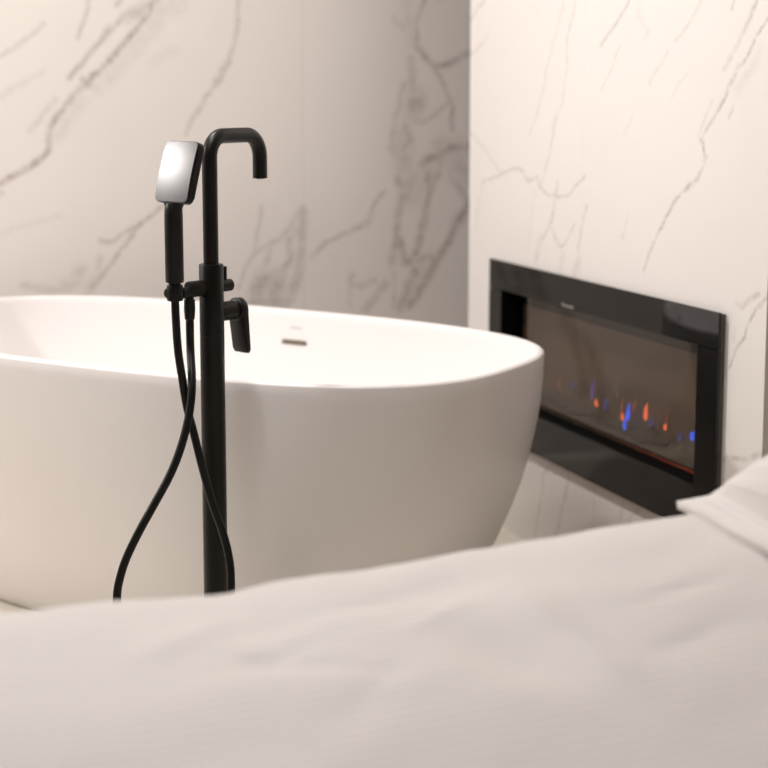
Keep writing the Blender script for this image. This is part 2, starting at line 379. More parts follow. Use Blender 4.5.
VEINS_PIER = [
    ([(3.084, 1.357), (3.129, 1.235), (3.127, 1.189), (3.149, 1.097), (3.178, 1.062), (3.216, 0.966), (3.251, 0.902)], 0.0042, 0.32),
    ([(3.138, 1.36), (3.179, 1.271), (3.233, 1.179), (3.247, 1.132), (3.272, 1.084), (3.314, 1.023)], 0.0042, 0.24),
    ([(3.233, 1.184), (3.247, 1.127)], 0.0053, 0.25),
    ([(3.178, 1.08), (3.203, 1.038)], 0.0053, 0.2),
    ([(2.85, 1.321), (2.895, 1.279), (2.973, 1.225)], 0.0048, 0.45),
    ([(2.885, 1.227), (2.96, 1.131)], 0.0044, 0.2),
    ([(3.721, 1.266), (3.676, 1.311), (3.626, 1.345), (3.583, 1.363)], 0.0066, 0.3),
    ([(3.727, 1.213), (3.674, 1.225), (3.611, 1.249), (3.562, 1.273)], 0.0066, 0.22),
    ([(3.671, 1.022), (3.575, 0.983), (3.482, 0.925)], 0.0066, 0.18),
    ([(3.585, 0.894), (3.395, 0.936), (3.355, 0.936), (3.321, 0.913), (3.267, 0.921), (3.261, 0.899), (3.213, 0.883), (3.172, 0.88), (3.102, 0.887), (3.069, 0.919), (3.031, 0.937)], 0.0044, 0.42),
    ([(3.585, 0.894), (3.616, 0.831), (3.627, 0.764)], 0.0066, 0.2),
    ([(3.168, 0.916), (3.177, 0.873), (3.196, 0.824), (3.216, 0.794), (3.252, 0.759), (3.277, 0.715)], 0.0062, 0.32),
    ([(3.201, 0.812), (3.168, 0.774), (3.143, 0.764), (3.113, 0.783), (3.075, 0.824)], 0.0048, 0.32),
    ([(3.019, 0.87), (3.042, 0.824), (3.071, 0.713)], 0.0048, 0.3),
    ([(3.058, 0.737), (3.071, 0.713)], 0.0154, 0.25),
    ([(3.132, 0.746), (3.146, 0.709)], 0.0132, 0.15),
    ([(3.282, 0.886), (3.302, 0.816), (3.317, 0.74)], 0.0044, 0.15),
    ([(3.247, 0.771), (3.267, 0.74)], 0.0154, 0.16),
    ([(2.328, 1.276), (2.378, 1.235), (2.411, 1.189), (2.433, 1.174), (2.448, 1.158), (2.508, 1.082), (2.535, 1.062), (2.559, 1.036), (2.547, 1.022), (2.542, 0.997), (2.552, 0.977), (2.569, 0.956), (2.63, 0.921), (2.656, 0.901), (2.674, 0.875), (2.73, 0.814), (2.749, 0.784), (2.764, 0.747)], 0.0044, 0.48),
    ([(2.433, 1.174), (2.476, 1.124)], 0.007, 0.42),
    ([(2.539, 0.999), (2.569, 0.956)], 0.0062, 0.4),
    ([(2.576, 0.952), (2.601, 0.935)], 0.0088, 0.2),
    ([(2.37, 1.199), (2.4, 1.163), (2.437, 1.129)], 0.0154, 0.13),
    ([(2.489, 1.11), (2.515, 1.076), (2.545, 1.052)], 0.0066, 0.28),
    ([(2.452, 1.101), (2.464, 1.078)], 0.0053, 0.25),
    ([(2.527, 1.11), (2.57, 1.041)], 0.0044, 0.2),
    ([(2.376, 1.308), (2.42, 1.244), (2.482, 1.171)], 0.0066, 0.28),
    ([(2.385, 1.294), (2.399, 1.277)], 0.007, 0.35),
    ([(2.453, 1.307), (2.465, 1.28)], 0.0048, 0.3),
    ([(2.559, 1.315), (2.603, 1.267), (2.631, 1.245), (2.66, 1.23)], 0.0048, 0.24),
    ([(2.689, 1.207), (2.746, 1.161), (2.757, 1.143)], 0.0048, 0.26),
    ([(2.605, 1.169), (2.641, 1.15), (2.67, 1.116)], 0.0044, 0.1),
    ([(2.805, 1.318), (2.812, 1.287), (2.769, 1.25), (2.785, 1.239)], 0.0066, 0.14),
    ([(2.835, 0.863), (2.859, 0.806)], 0.0048, 0.2),
    ([(2.828, 1.075), (2.86, 1.034)], 0.0048, 0.16),
    ([(2.299, 0.774), (2.359, 0.713), (2.389, 0.663), (2.42, 0.633), (2.439, 0.597)], 0.0046, 0.48),
    ([(2.422, 0.724), (2.398, 0.718), (2.351, 0.75)], 0.0062, 0.33),
    ([(2.422, 0.676), (2.425, 0.652)], 0.0066, 0.15),
    ([(2.446, 0.408), (2.409, 0.421), (2.36, 0.432), (2.282, 0.474)], 0.0062, 0.35),
    ([(3.182, 0.233), (3.219, 0.194), (3.218, 0.157), (3.243, 0.099), (3.258, 0.031)], 0.0062, 0.3),
    ([(3.084, 0.219), (3.098, 0.174), (3.146, 0.063)], 0.0066, 0.3),
    ([(2.958, 0.222), (2.969, 0.136)], 0.0053, 0.16),
    ([(2.831, 0.231), (2.842, 0.182)], 0.0053, 0.2),
    ([(2.758, 0.232), (2.799, 0.2), (2.815, 0.167)], 0.0066, 0.3),
    ([(2.676, 0.238), (2.716, 0.216), (2.756, 0.183)], 0.0066, 0.25),
    ([(2.43, 1.43), (2.4, 1.6), (2.36, 1.75), (2.33, 1.9)], 0.005, 0.4),
    ([(3.13, 1.4), (3.1, 1.6), (3.12, 1.8), (3.05, 2.05), (3.0, 2.3)], 0.005, 0.35),
    ([(2.86, 1.4), (2.8, 1.55), (2.78, 1.75), (2.66, 1.95)], 0.005, 0.35),
    ([(3.5, 1.4), (3.45, 1.6), (3.5, 1.85), (3.42, 2.1), (3.3, 2.3)], 0.006, 0.35),
    ([(2.6, 1.42), (2.55, 1.6), (2.58, 1.8), (2.45, 2.1)], 0.005, 0.3),
]
PIL_LOC = (1.182, 1.131, 0.661)
PIL_ROT = (0, -8, -6)
EDGE_PTS = ((0.10, .035), (0.22, .028), (0.30, .024), (0.38, .021), (0.50, .021), (0.57, .026), (0.64, .034), (0.72, .040), (0.85, .042), (0.95, .047), (1.10, .050), (2.0, .050))
def EDGE_OUT(x): return 0.0

# ------------------------------------------------------------------ the room
W_PIER = 1.65            # marble face that carries the fire
Y_BACK = 4.12
M_back = marble('back_wall_marble', 0, VEINS_BACK, joints=[(0, 1.328, 0.0012)], gain=0.82, wide=2.0, patch=(27, 0.36, 1.22))
M_pier = marble('pier_marble', 1, VEINS_PIER, joints=[(0, 3.045, 0.0006)], gain=0.80, wide=1.7)
M_plain = simple('beige_plaster', (0.30, 0.235, 0.175), 0.8, bscale=3, var=0.03)
M_ceil = simple('white_plaster', (0.50, 0.44, 0.385), 0.9, bscale=3, var=0.02)
M_floor = floor_mat()
M_white = simple('white_gelcoat', (0.845, 0.81, 0.80), 0.32, bscale=2, var=0.01)
M_black = simple('matt_black_metal', (0.007, 0.0063, 0.0055), 0.42, spec=0.28, bump=0.05, bscale=900)
M_blackp = simple('polished_dark_chrome', (0.125, 0.121, 0.121), 0.36, metal=1.0)
M_rubber = simple('black_hose_rubber', (0.007, 0.007, 0.0065), 0.42, spec=0.25, bscale=400, var=0.1)
M_brass = simple('brushed_overflow_metal', (0.22, 0.20, 0.15), 0.35, metal=0.8, bscale=80, var=0.1)
M_grey = simple('grey_print', (0.55, 0.54, 0.52), 0.6)
M_duvet = linen('striped_white_linen', (0.93, 0.885, 0.86), 1, 0.0150, 0.5)
M_pillow = linen('striped_white_pillow_linen', (0.93, 0.89, 0.87), 0, 0.020, 0.8)
M_matt = simple('mattress_ticking', (0.75, 0.72, 0.68), 0.85, bump=0.3, bscale=300)
M_bedbase = simple('taupe_upholstery', (0.22, 0.19, 0.165), 0.9, bump=0.4, bscale=500)

XL, XR, XO, YF, ZC = -1.9, 1.95, 2.75, -1.7, 2.55
bm = BM(); box(bm, XL - .1, XO + .1, YF - .1, Y_BACK + .1, -0.1, 0.0); struct('floor', bm, M_floor)
bm = BM(); box(bm, XL - .1, XO + .1, YF - .1, Y_BACK + .1, ZC, ZC + 0.1); struct('ceiling', bm, M_ceil)
bm = BM(); box(bm, XL - .1, XO + .1, Y_BACK, Y_BACK + .1, 0.0, ZC); struct('wall_back', bm, M_back)
bm = BM(); box(bm, XL - .1, XO + .1, YF - .1, YF, 0.0, ZC); struct('wall_front', bm, M_plain)
bm = BM(); box(bm, XR, XO + .1, YF, 2.32, 0.0, ZC); struct('wall_right', bm, M_plain)
bm = BM(); box(bm, XO, XO + .1, 2.32, Y_BACK, 0.0, ZC); struct('wall_passage', bm, M_plain)
# left wall with a window opening onto daylight
WY0, WY1, WZ0, WZ1 = 2.80, 3.70, 0.35, 2.15
bm = BM()
box(bm, XL - .1, XL, YF, WY0, 0, ZC); box(bm, XL - .1, XL, WY1, Y_BACK, 0, ZC)
box(bm, XL - .1, XL, WY0, WY1, 0, WZ0); box(bm, XL - .1, XL, WY0, WY1, WZ1, ZC)
struct('wall_left', bm, M_plain)
bm = BM()
for a in ((WY0, WY0 + .05, WZ0, WZ1), (WY1 - .05, WY1, WZ0, WZ1), (WY0 + .05, WY1 - .05, WZ0, WZ0 + .05), (WY0 + .05, WY1 - .05, WZ1 - .05, WZ1)):
    box(bm, XL - .08, XL - .02, a[0], a[1], a[2], a[3])
struct('window_1', bm, M_black)
# unseen wall stub, added to block the light coming from the left
bm = BM(); box(bm, XL, -0.12, 2.55, 2.655, 0.0, ZC); struct('wall_light_block', bm, M_plain)

# pier (marble) with the hollow for the fire
FY0, FY1, FZ0, FZ1 = 2.506, 3.449, 0.325, 0.645       # hollow in the pier
PY0, PY1 = 2.322, 3.672
bm = BM()
box(bm, W_PIER, XR, PY0, FY0, 0, ZC); box(bm, W_PIER, XR, FY1, PY1, 0, ZC)
box(bm, W_PIER, XR, FY0, FY1, 0, FZ0); box(bm, W_PIER, XR, FY0, FY1, FZ1, ZC)
box(bm, W_PIER + .2, XR, FY0, FY1, FZ0, FZ1)
struct('wall_pier', bm, M_pier)

# ------------------------------------------------------------------ fireplace
M_gloss = simple('black_glass_front', (0.002, 0.0018, 0.0017), 0.03, spec=0.38, bscale=2, var=0.05)
M_matt_black = simple('matt_black_firebox', (0.004, 0.004, 0.004), 0.9, spec=0.05)
M_gapgrey = simple('grey_backing_steel', (0.10, 0.09, 0.075), 0.6)
M_backpanel = simple('brown_firebox_back', (0.095, 0.062, 0.040), 0.5, bscale=6, var=0.12)
M_pane = pane_mat()
M_ember = simple('charred_ember_bed', (0.06, 0.05, 0.035), 0.85, bump=0.6, bscale=60, var=0.5)
M_log = simple('charred_log', (0.035, 0.03, 0.022), 0.85, bump=0.6, bscale=45, var=0.5)

fire = thing('electric_fireplace', 'wide black glass electric fireplace with small orange and blue flames set in the marble pier', 'fireplace', (W_PIER, 2.976, 0.245))
def fy(y): return y - 2.976
def fz(z): return z - 0.245
Y0, Y1, Z0, Z1 = fy(2.450), fy(3.503), fz(0.245), fz(0.702)
OY0, OY1, OZ0, OZ1 = fy(2.524), fy(3.431), fz(0.341), fz(0.627)
XF = -0.018
bm = BM(); g = 0.004
q = 0.005
for a in ((Y0 + g, OY0 - q, Z0 + g, Z1 - g), (OY1 + q, Y1 - g, Z0 + g, Z1 - g), (OY0 - q, OY1 + q, Z0 + g, OZ0 - q), (OY0 - q, OY1 + q, OZ1 + q, Z1 - g)):
    box(bm, XF + 0.0062, -0.0005, a[0], a[1], a[2], a[3])
obj('backing_frame', bm, M_gapgrey, fire)['label'] = 'grey steel backing behind the black glass'
bm = BM(); box(bm, XF, XF + 0.006, Y0, Y1, OZ1 + 0.0008, Z1, 0.0008, 1); obj('top_panel', bm, M_gloss, fire)
bm = BM()
out = [(Y0, Z0), (Y1, Z0), (Y1, OZ1 - 0.0008), (OY1, OZ1 - 0.0008), (OY1, OZ0), (OY0, OZ0), (OY0, OZ1 - 0.0008), (Y0, OZ1 - 0.0008)]
fr = [bm.verts.new((XF, y, z)) for y, z in out]; bk = [bm.verts.new((XF + .006, y, z)) for y, z in out]
bm.faces.new(fr); bm.faces.new(bk[::-1])
for k in range(8): bm.faces.new((fr[k], fr[(k + 1) % 8], bk[(k + 1) % 8], bk[k]))
obj('surround', bm, M_gloss, fire)
# black lining of the recess in front of the pane, and the firebox behind it
XP = 0.0460            # face of the back panel
YA, YB, ZA, ZB = fy(2.5085), fy(3.4465), fz(0.3275), fz(0.6425)
bm = BM()
LW = 0.0045
for a in ((OY0 - LW, OY0, OZ0 - LW, OZ1 + LW), (OY1, OY1 + LW, OZ0 - LW, OZ1 + LW), (OY0, OY1, OZ0 - LW, OZ0), (OY0, OY1, OZ1, OZ1 + LW)):
    box(bm, XF + 0.0063, XP, a[0], a[1], a[2], a[3])
obj('recess_lining', bm, M_matt_black, fire)['label'] = 'matt black lining of the recess'
bm = BM(); box(bm, XP, XP + 0.008, YA, YB, ZA, ZB); obj('back_panel', bm, M_backpanel, fire)['label'] = 'brown panel behind the flames'
bm = BM(); box(bm, XP - 0.026, XP - 0.022, OY0 + .001, OY1 - .001, OZ0 + .001, OZ1 - .001); obj('window_pane', bm, M_pane, fire)['label'] = 'smoked glass pane in front of the flames'
bm = BM(); box(bm, XP - 0.003, XP - 0.0003, OY0 + .001, OY1 - .001, fz(0.590), OZ1 - .001); obj('pane_trim', bm, M_matt_black, fire)
# ember bed: rough low bank leaning on the back panel
rnd = random.Random(4)
bm = BM(); nu, nv = 160, 12; grid = []
for i in range(nu + 1):
    row = []
    for j in range(nv + 1):
        y = OY0 + 0.003 + (OY1 - OY0 - 0.006) * i / nu; f = j / nv
        x = XP - 0.019 + 0.0185 * f ** 1.5
        top = 0.050 + 0.022 * noise.noise(Vector((y * 9, 3, 1))) + 0.012 * noise.noise(Vector((y * 40, 1, 5)))
        z = OZ0 + 0.001 + top * f + 0.004 * noise.noise(Vector((y * 60, f * 6, 5))) * min(1, 4 * f)
        x -= 0.002 * (noise.noise(Vector((y * 50, f * 5, 9))) + 0.6) * (f if f < .9 else 0)
        row.append(bm.verts.new((x, y, z)))
    grid.append(row)
for i in range(nu):
    for j in range(nv): bm.faces.new((grid[i][j], grid[i + 1][j], grid[i + 1][j + 1], grid[i][j + 1]))
obj('ember_bed', bm, M_ember, fire, smooth=40)['label'] = 'dark grey ember bed'
M_glow = emissive('red_ember_glow', (0.8, 0.09, 0.02), 0.22)
bm = BM(); tube(bm, smooth_path([(XP - 0.0188, OY0 + 0.004 + 0.42 * k / 30, OZ0 + 0.004 + 0.003 * rnd.random()) for k in range(31)], 3), lambda t: 0.0026 * (1.05 - t), 8)
obj('ember_glow', bm, M_glow, fire)['label'] = 'dull red glowing strip under the pane'
for y, a, ln, zc in ((fy(3.25), 0.25, .16, .036), (fy(3.10), -0.30, .15, .030), (fy(2.93), 0.2, .17, .034), (fy(2.78), -0.25, .14, .030)):
    bm = BM()
    c = Vector((XP - 0.011, y, OZ0 + zc)); d = Vector((0, math.cos(a), math.sin(a) * 0.5)).normalized()
    path = [c + d * ln * (t - 0.5) + Vector((0, 0, 0.007 * noise.noise(Vector((t * 7, y * 5, 3))))) for t in [k / 18 for k in range(19)]]
    tube(bm, path, lambda t: 0.0085 * (0.8 + 0.35 * noise.noise(Vector((t * 8, y, 1)))), 14)
    obj('log', bm, M_log, fire, smooth=50)
F_or = emissive('orange_flame', (1.0, 0.16, 0.03), 1.05); F_bl = emissive('blue_flame', (0.03, 0.12, 1.0), 1.05)
F_or2 = emissive('dim_orange_flame', (0.6, 0.11, 0.05), 0.30); F_bl2 = emissive('dim_blue_flame', (0.06, 0.10, 0.5), 0.30); F_pu = emissive('violet_flame', (0.25, 0.08, 0.6), 0.38)
# (distance along the pier, height, flame height, half width, material)
FL = [(3.191, 0.427, 0.027, 0.0071, F_or2),
      (3.119, 0.435, 0.019, 0.0070, F_bl2),
      (3.022, 0.444, 0.051, 0.0068, F_pu),
      (3.004, 0.414, 0.018, 0.0080, F_or),
      (2.960, 0.423, 0.032, 0.0091, F_bl2),
      (2.888, 0.425, 0.063, 0.0060, F_or2),
      (2.885, 0.408, 0.020, 0.0066, F_or),
      (2.861, 0.421, 0.044, 0.0089, F_bl),
      (2.875, 0.391, 0.025, 0.0077, F_bl),
      (2.832, 0.443, 0.033, 0.0059, F_or2),
      (2.785, 0.437, 0.039, 0.0087, F_or),
      (2.765, 0.421, 0.026, 0.0075, F_bl2),
      (2.699, 0.443, 0.042, 0.0037, F_or2),
      (2.704, 0.420, 0.013, 0.0068, F_or),
      (2.647, 0.413, 0.017, 0.0084, F_bl2),
      (2.598, 0.424, 0.019, 0.0088, F_bl)]
for y, zc, h, r, mat in FL:
    bm = BM(); n = 14; path = []
    for k in range(n + 1):
        t = k / n; path.append((0.003 * math.sin(t * 5 + y * 40), fy(y) - 0.30 * (t - .5) * h + 0.002 * math.sin(t * 6 + y * 60), fz(zc) + h * (t - 0.5)))
    tube(bm, path, lambda t: max(0.0006, r * (math.sin(PI * min(1, t ** 0.62)) ** 0.8)), 12)
    for v in bm.verts: v.co.x = XP - 0.0205 + v.co.x * 0.12
    o = obj('flame', bm, mat, fire, smooth=180)
    o['label'] = {F_or.name: 'bright orange flame', F_bl.name: 'bright blue flame', F_or2.name: 'faint red flame', F_bl2.name: 'faint blue flame', F_pu.name: 'faint violet flame'}[mat.name]
# small pale maker's mark at the top edge of the window
bm = BM(); M_mark = simple('pale_silver_print', (0.28, 0.265, 0.24), 0.5)
for k, (dy, hh) in enumerate(((0, .012), (.010, .008), (.018, .008), (.026, .008), (.034, .008), (.042, .010), (.050, .008))):
    y = fy(3.099) - dy; z = OZ1 - 0.020
    box(bm, XF - 0.0004, XF + 0.0001, y - .0055, y, OZ1 + 0.003, OZ1 + 0.003 + hh * .75)
obj('maker_mark', bm, M_mark, fire)['label'] = 'small silver lettering'

# ------------------------------------------------------------------ bathtub
TH = math.radians(-52.24); A0, B0, NE, HT = 0.811, 0.426, 2.894, 0.60
tub = thing('bathtub', 'white oval freestanding bathtub with tapering sides beside the fireplace', 'bathtub', (0.762, 3.219, 0), TH)
NS = 160
def ring(a, b, n=NE):
    r = []
    for k in range(NS):
        t = 2 * PI * k / NS; c, s = math.cos(t), math.sin(t)
        r.append((a * math.copysign(abs(c) ** (2 / n), c), b * math.copysign(abs(s) ** (2 / n), s)))
    return r
prof = []                                  # (da, db, z) outside from the floor to the lip, then down the inside
def ins(z): q = (1 - z / HT) ** 2; return 0.210 * q, 0.15 * q
prof.append((0.230, 0.170, 0.004)); prof.append((0.214, 0.154, 0.002))
for k in range(0, 27):
    z = 0.006 + (HT - 0.012) * k / 26; da, db = ins(z); prof.append((da, db, z))
LIP = 0.017
for k in range(1, 9):
    a = PI * k / 8; prof.append((0.006 * 1 - 0.006 * math.cos(a) * 1 + (LIP - 0.012) * k / 8, 0.006 - 0.006 * math.cos(a) + (LIP - 0.012) * k / 8, HT - 0.006 + 0.006 * math.sin(a)))
ZI = 0.16
for k in range(1, 25):
    t = k / 24; z = HT - 0.006 - (HT - 0.006 - ZI) * t
    f = t ** 1.5
    prof.append((LIP + 0.30 * f * (0.55 + 0.45 * t), LIP + 0.115 * f * (0.55 + 0.45 * t), z))
for da, db, z in ((0.345, 0.155, 0.143), (0.40, 0.20, 0.134), (0.52, 0.29, 0.129), (0.66, 0.36, 0.126), (0.77, 0.40, 0.125)): prof.append((da, db, z))
bm = BM(); rings = []
for da, db, z in prof: rings.append([bm.verts.new((x, y, z)) for x, y in ring(A0 - da, B0 - db)])
for R1, R2 in zip(rings[:-1], rings[1:]):
    for k in range(NS): bm.faces.new((R1[k], R1[(k + 1) % NS], R2[(k + 1) % NS], R2[k]))
bm.faces.new(rings[0][::-1]); bm.faces.new(rings[-1])
obj('tub_shell', bm, M_white, tub, smooth=180)
def inner_y(z):                            # inside half width of the far long side at height z
    t = (HT - 0.006 - z) / (HT - 0.006 - ZI); f = t ** 1.5; return B0 - (LIP + 0.115 * f * (0.55 + 0.45 * t))
ys = inner_y(0.521)
Msl = Matrix.Translation((0.012, ys + 0.0015, 0.521)) @ Matrix.Rotation(PI / 2, 4, 'X')
bm = BM(); prism(bm, rounded_rect(0.072, 0.011, 0.005), 0, 0.004, Msl); obj('overflow_slot', bm, M_brass, tub)['label'] = 'slim brushed metal overflow slot'
bm = BM(); lathe(bm, [(0, 0.133), (0.03, 0.133), (0.034, 0.130), (0.034, 0.122), (0, 0.122)], (0, 0, 0), (0, 0, 1)); obj('drain', bm, M_brass, tub, smooth=40)
bm = BM(); ym = inner_y(0.556) - 0.0004
for k in range(5): box(bm, -0.001 + k * 0.007, 0.0035 + k * 0.007, ym - 0.0004, ym + 0.001, 0.5535, 0.5585)
obj('maker_mark', bm, M_grey, tub)['label'] = 'tiny grey print above the overflow'

# ------------------------------------------------------------------ tub filler (floor standing tap)
px, py = 0.646, 2.53
tap = thing('tub_filler', 'matt black floor-standing bath tap with arched spout in front of the white bathtub', 'tap', (px, py, 0))
aS = math.radians(60 - 20.94); aV = math.radians(48 - 20.94)
dS = Vector((math.cos(aS), math.sin(aS), 0)); dV = Vector((math.cos(aV), math.sin(aV), 0)); UP = Vector((0, 0, 1))
bm = BM(); lathe(bm, [(0, 0), (.062, 0), (.064, .002), (.064, .010), (.062, .012), (0, .012)], (0, 0, 0), UP, 48); obj('floor_flange', bm, M_black, tap, smooth=40)
bm = BM(); lathe(bm, [(0, .012), (.0214, .012), (.0214, .7025), (.0209, .7029), (.0209, .7037), (.0214, .7041), (.0214, .8270), (.0204, .8285), (0, .8285)], (0, 0, 0), UP, 48); obj('column', bm, M_black, tap, smooth=40)
R = 0.0133; ZT = 1.0495; BR = 0.037; RE = 0.152; ZE = 0.9705
path = [Vector((0, 0, 0.826)) + UP * ((ZT - BR - 0.826) * k / 6) for k in range(6)]
c1 = UP * (ZT - BR) + dS * BR
path += [c1 - dS * BR * math.cos(a) + UP * BR * math.sin(a) for a in [PI / 2 * k / 12 for k in range(13)]]
BR2 = 0.041; c2 = dS * (RE - BR2) + UP * (ZT - BR2)
path += [c2 + dS * BR2 * math.sin(a) + UP * BR2 * math.cos(a) for a in [PI / 2 * k / 12 for k in range(13)]]
path += [dS * RE + UP * (ZT - BR2 - (ZT - BR2 - ZE) * k / 3) for k in (1, 2, 3)]
bm = BM(); tube(bm, path, R, 28); obj('spout', bm, M_black, tap, smooth=60)
bm = BM(); lathe(bm, [(0, -.0012), (.008, -.0012), (.0085, 0.001), (0, .001)], dS * RE + UP * ZE, UP, 24); obj('aerator', bm, M_black, tap, smooth=40)
# hand shower arm, holder and water outlet on the bed side
ZA_ = 0.7865
bm = BM()
rod(bm, UP * (ZA_ - .0025), -dV, 0.0098, 0.015, 0.0700, 0.001)
lathe(bm, [(0, .018), (.0108, .018), (.0116, .021), (.0116, .050), (.0108, .053), (0.0, .0531)], UP * (ZA_ + .0045), -dV, 32)
obj('shower_arm', bm, M_black, tap, smooth=40)
HB = -dV * 0.0825 + UP * ZA_               # holder centre, relative to the tap base
bm = BM()
lathe(bm, [(.0107, -.014), (.0130, -.014), (.0138, -.012), (.0138, .011), (.0130, .013), (.0107, .013), (.0107, -.014)], HB, UP, 32)
rod(bm, HB, -dV, 0.0085, 0.0115, 0.0190, 0.002, 24)
obj('shower_holder', bm, M_black, tap, smooth=40)
OUT = Vector((0.5978 - px, 2.4916 - py, 0)) 
OUT = -dV * 0.0505
bm = BM()
lathe(bm, [(0, 0.008), (.0075, 0.006), (.0075, -.008), (.0095, -.010), (.0098, -.026), (.0086, -.043), (.0076, -.044), (0, -.044)], OUT + UP * (ZA_ - 0.006), UP, 24)
obj('hose_outlet', bm, M_black, tap, smooth=40)
# diverter knob and lever on the bath side
bm = BM(); rod(bm, UP * 0.7880, dV, 0.0108, 0.015, 0.046, 0.002)
rod(bm, UP * 0.7880 + dV * 0.0315, UP, 0.0038, 0.006, 0.034, 0.0008, 16)
obj('diverter', bm, M_black, tap, smooth=40)
bm = BM(); rod(bm, UP * 0.7425, dV, 0.0172, 0.012, 0.050, 0.0012, 40); obj('valve_body', bm, M_black, tap, smooth=40)
bm = BM(); Lz = 0.7425
rod(bm, UP * Lz, dV, 0.0150, 0.048, 0.054, 0.0005, 40)
rod(bm, UP * Lz, dV, 0.0212, 0.0535, 0.0700, 0.0025, 40)
side = Vector((-dV.y, dV.x, 0))
n = 12; prevv = None; secs = []
for k in range(n + 1):                     # lever blade: hangs from the disc and swells outwards a little
    t = k / n; z = Lz - 0.004 - 0.074 * t; o_ = 0.0625 + 0.008 * t; w = 0.0205 - 0.0010 * t; th = 0.0080 - 0.0030 * t
    if k == n: w *= .86
    if k == n: th *= .7
    secs.append([bm.verts.new(dV * (o_ + a * th) + side * (b * w) + UP * z) for a, b in ((-1, -.85), (-.7, -1), (.7, -1), (1, -.85), (1, .85), (.7, 1), (-.7, 1), (-1, .85))])
for A, B in zip(secs[:-1], secs[1:]):
    for k in range(8): bm.faces.new((A[k], A[(k + 1) % 8], B[(k + 1) % 8], B[k]))
bm.faces.new(secs[0]); bm.faces.new(secs[-1][::-1])
obj('lever_handle', bm, M_black, tap, smooth=50)

# ------------------------------------------------------------------ hand shower on its hose
HX, HY = px + HB.x, py + HB.y
hs = thing('hand_shower', 'matt black hand shower with rectangular head hanging on the bath tap', 'hand shower', (HX, HY, ZA_ - 0.014))
hz = ZA_ - 0.014
bm = BM()
lathe(bm, [(0, .802 - hz - .024), (.0072, .802 - hz - .024), (.0100, .802 - hz - .006), (.0105, .8028 - hz), (.0148, .8040 - hz), (.0157, .8055 - hz), (.0157, .918 - hz), (.0152, .928 - hz), (.0135, .937 - hz), (.011, .941 - hz), (0, .942 - hz)], (0, 0, 0), UP, 32)
obj('handle', bm, M_black, hs, smooth=40)
lean = math.radians(16.5)
aH = math.radians(50 - 20.94)
dH = Vector((math.cos(aH), math.sin(aH), 0)); wH = Vector((dH.y, -dH.x, 0))
upH = (UP * math.cos(lean) + dH * math.sin(lean)).normalized(); nH = wH.cross(upH) * -1
if nH.dot(dH) > 0: nH = -nH
hc = Vector((0.0, 0, 0.9905 - hz)) + dH * 0.008 + wH * 0.0065
MH = Matrix((( wH.x, upH.x, nH.x, hc.x), (wH.y, upH.y, nH.y, hc.y), (wH.z, upH.z, nH.z, hc.z), (0, 0, 0, 1)))
HWD, HHT = 0.082, 0.106          # head size
bm = BM(); prism(bm, rounded_rect(HWD, HHT, 0.010), -0.009, 0.0055, MH, bevel=0.002)
# neck that carries the head on the handle
bm2 = BM()
secs = []
for k in range(9):
    t = k / 8; c = Vector((0, 0, .908 - hz)) * (1 - t) + (hc - upH * (HHT / 2 - 0.006) - nH * 0.0005) * t
    w = 0.0153 + 0.017 * t ** 3; th = 0.0153 - 0.0088 * t
    secs.append([bm.verts.new(c + wH * w * math.cos(2 * PI * j / 20) + nH * th * math.sin(2 * PI * j / 20)) for j in range(20)])
for A, B in zip(secs[:-1], secs[1:]):
    for j in range(20): bm.faces.new((A[j], A[(j + 1) % 20], B[(j + 1) % 20], B[j]))
bm.faces.new(secs[0][::-1]); bm.faces.new(secs[-1]); bm2.free()
obj('shower_head', bm, M_black, hs, smooth=35)
bm = BM(); rr0 = rounded_rect(HWD - 0.0024, HHT - 0.0024, 0.009, 8); rings = []; rr = []
for k, a in enumerate(rr0):
    c = rr0[(k + 1) % len(rr0)]; ns = max(1, int(math.hypot(c[0] - a[0], c[1] - a[1]) / 0.004))
    rr += [(a[0] + (c[0] - a[0]) * q / ns, a[1] + (c[1] - a[1]) * q / ns) for q in range(ns)]      # slightly domed plate
rings.append([bm.verts.new(MH @ Vector((x, y, 0.0050))) for x, y in rr])
for f in [1 - k / 12 for k in range(12)]:
    rings.append([bm.verts.new(MH @ Vector((x * f, y * f, 0.0056 + 0.0042 * (1 - (x * f / HWD * 2) ** 2 * 0.35 - (y * f / HHT * 2) ** 2 * 0.65)))) for x, y in rr])
for A, B in zip(rings[:-1], rings[1:]):
    for k in range(len(rr)): bm.faces.new((A[k], A[(k + 1) % len(rr)], B[(k + 1) % len(rr)], B[k]))
bm.faces.new(rings[-1])
obj('face_plate', bm, M_blackp, hs, smooth=50)['label'] = 'polished dark face plate'
bm = BM()
for i in range(-3, 4):
    for j in range(-4, 5):
        q = MH @ Vector((i * 0.0105, j * 0.0105, -0.009)); lathe(bm, [(0, 0), (.0018, 0), (.0013, .0015), (0, .0016)], q, -nH, 8)
obj('spray_nozzles', bm, M_rubber, hs)
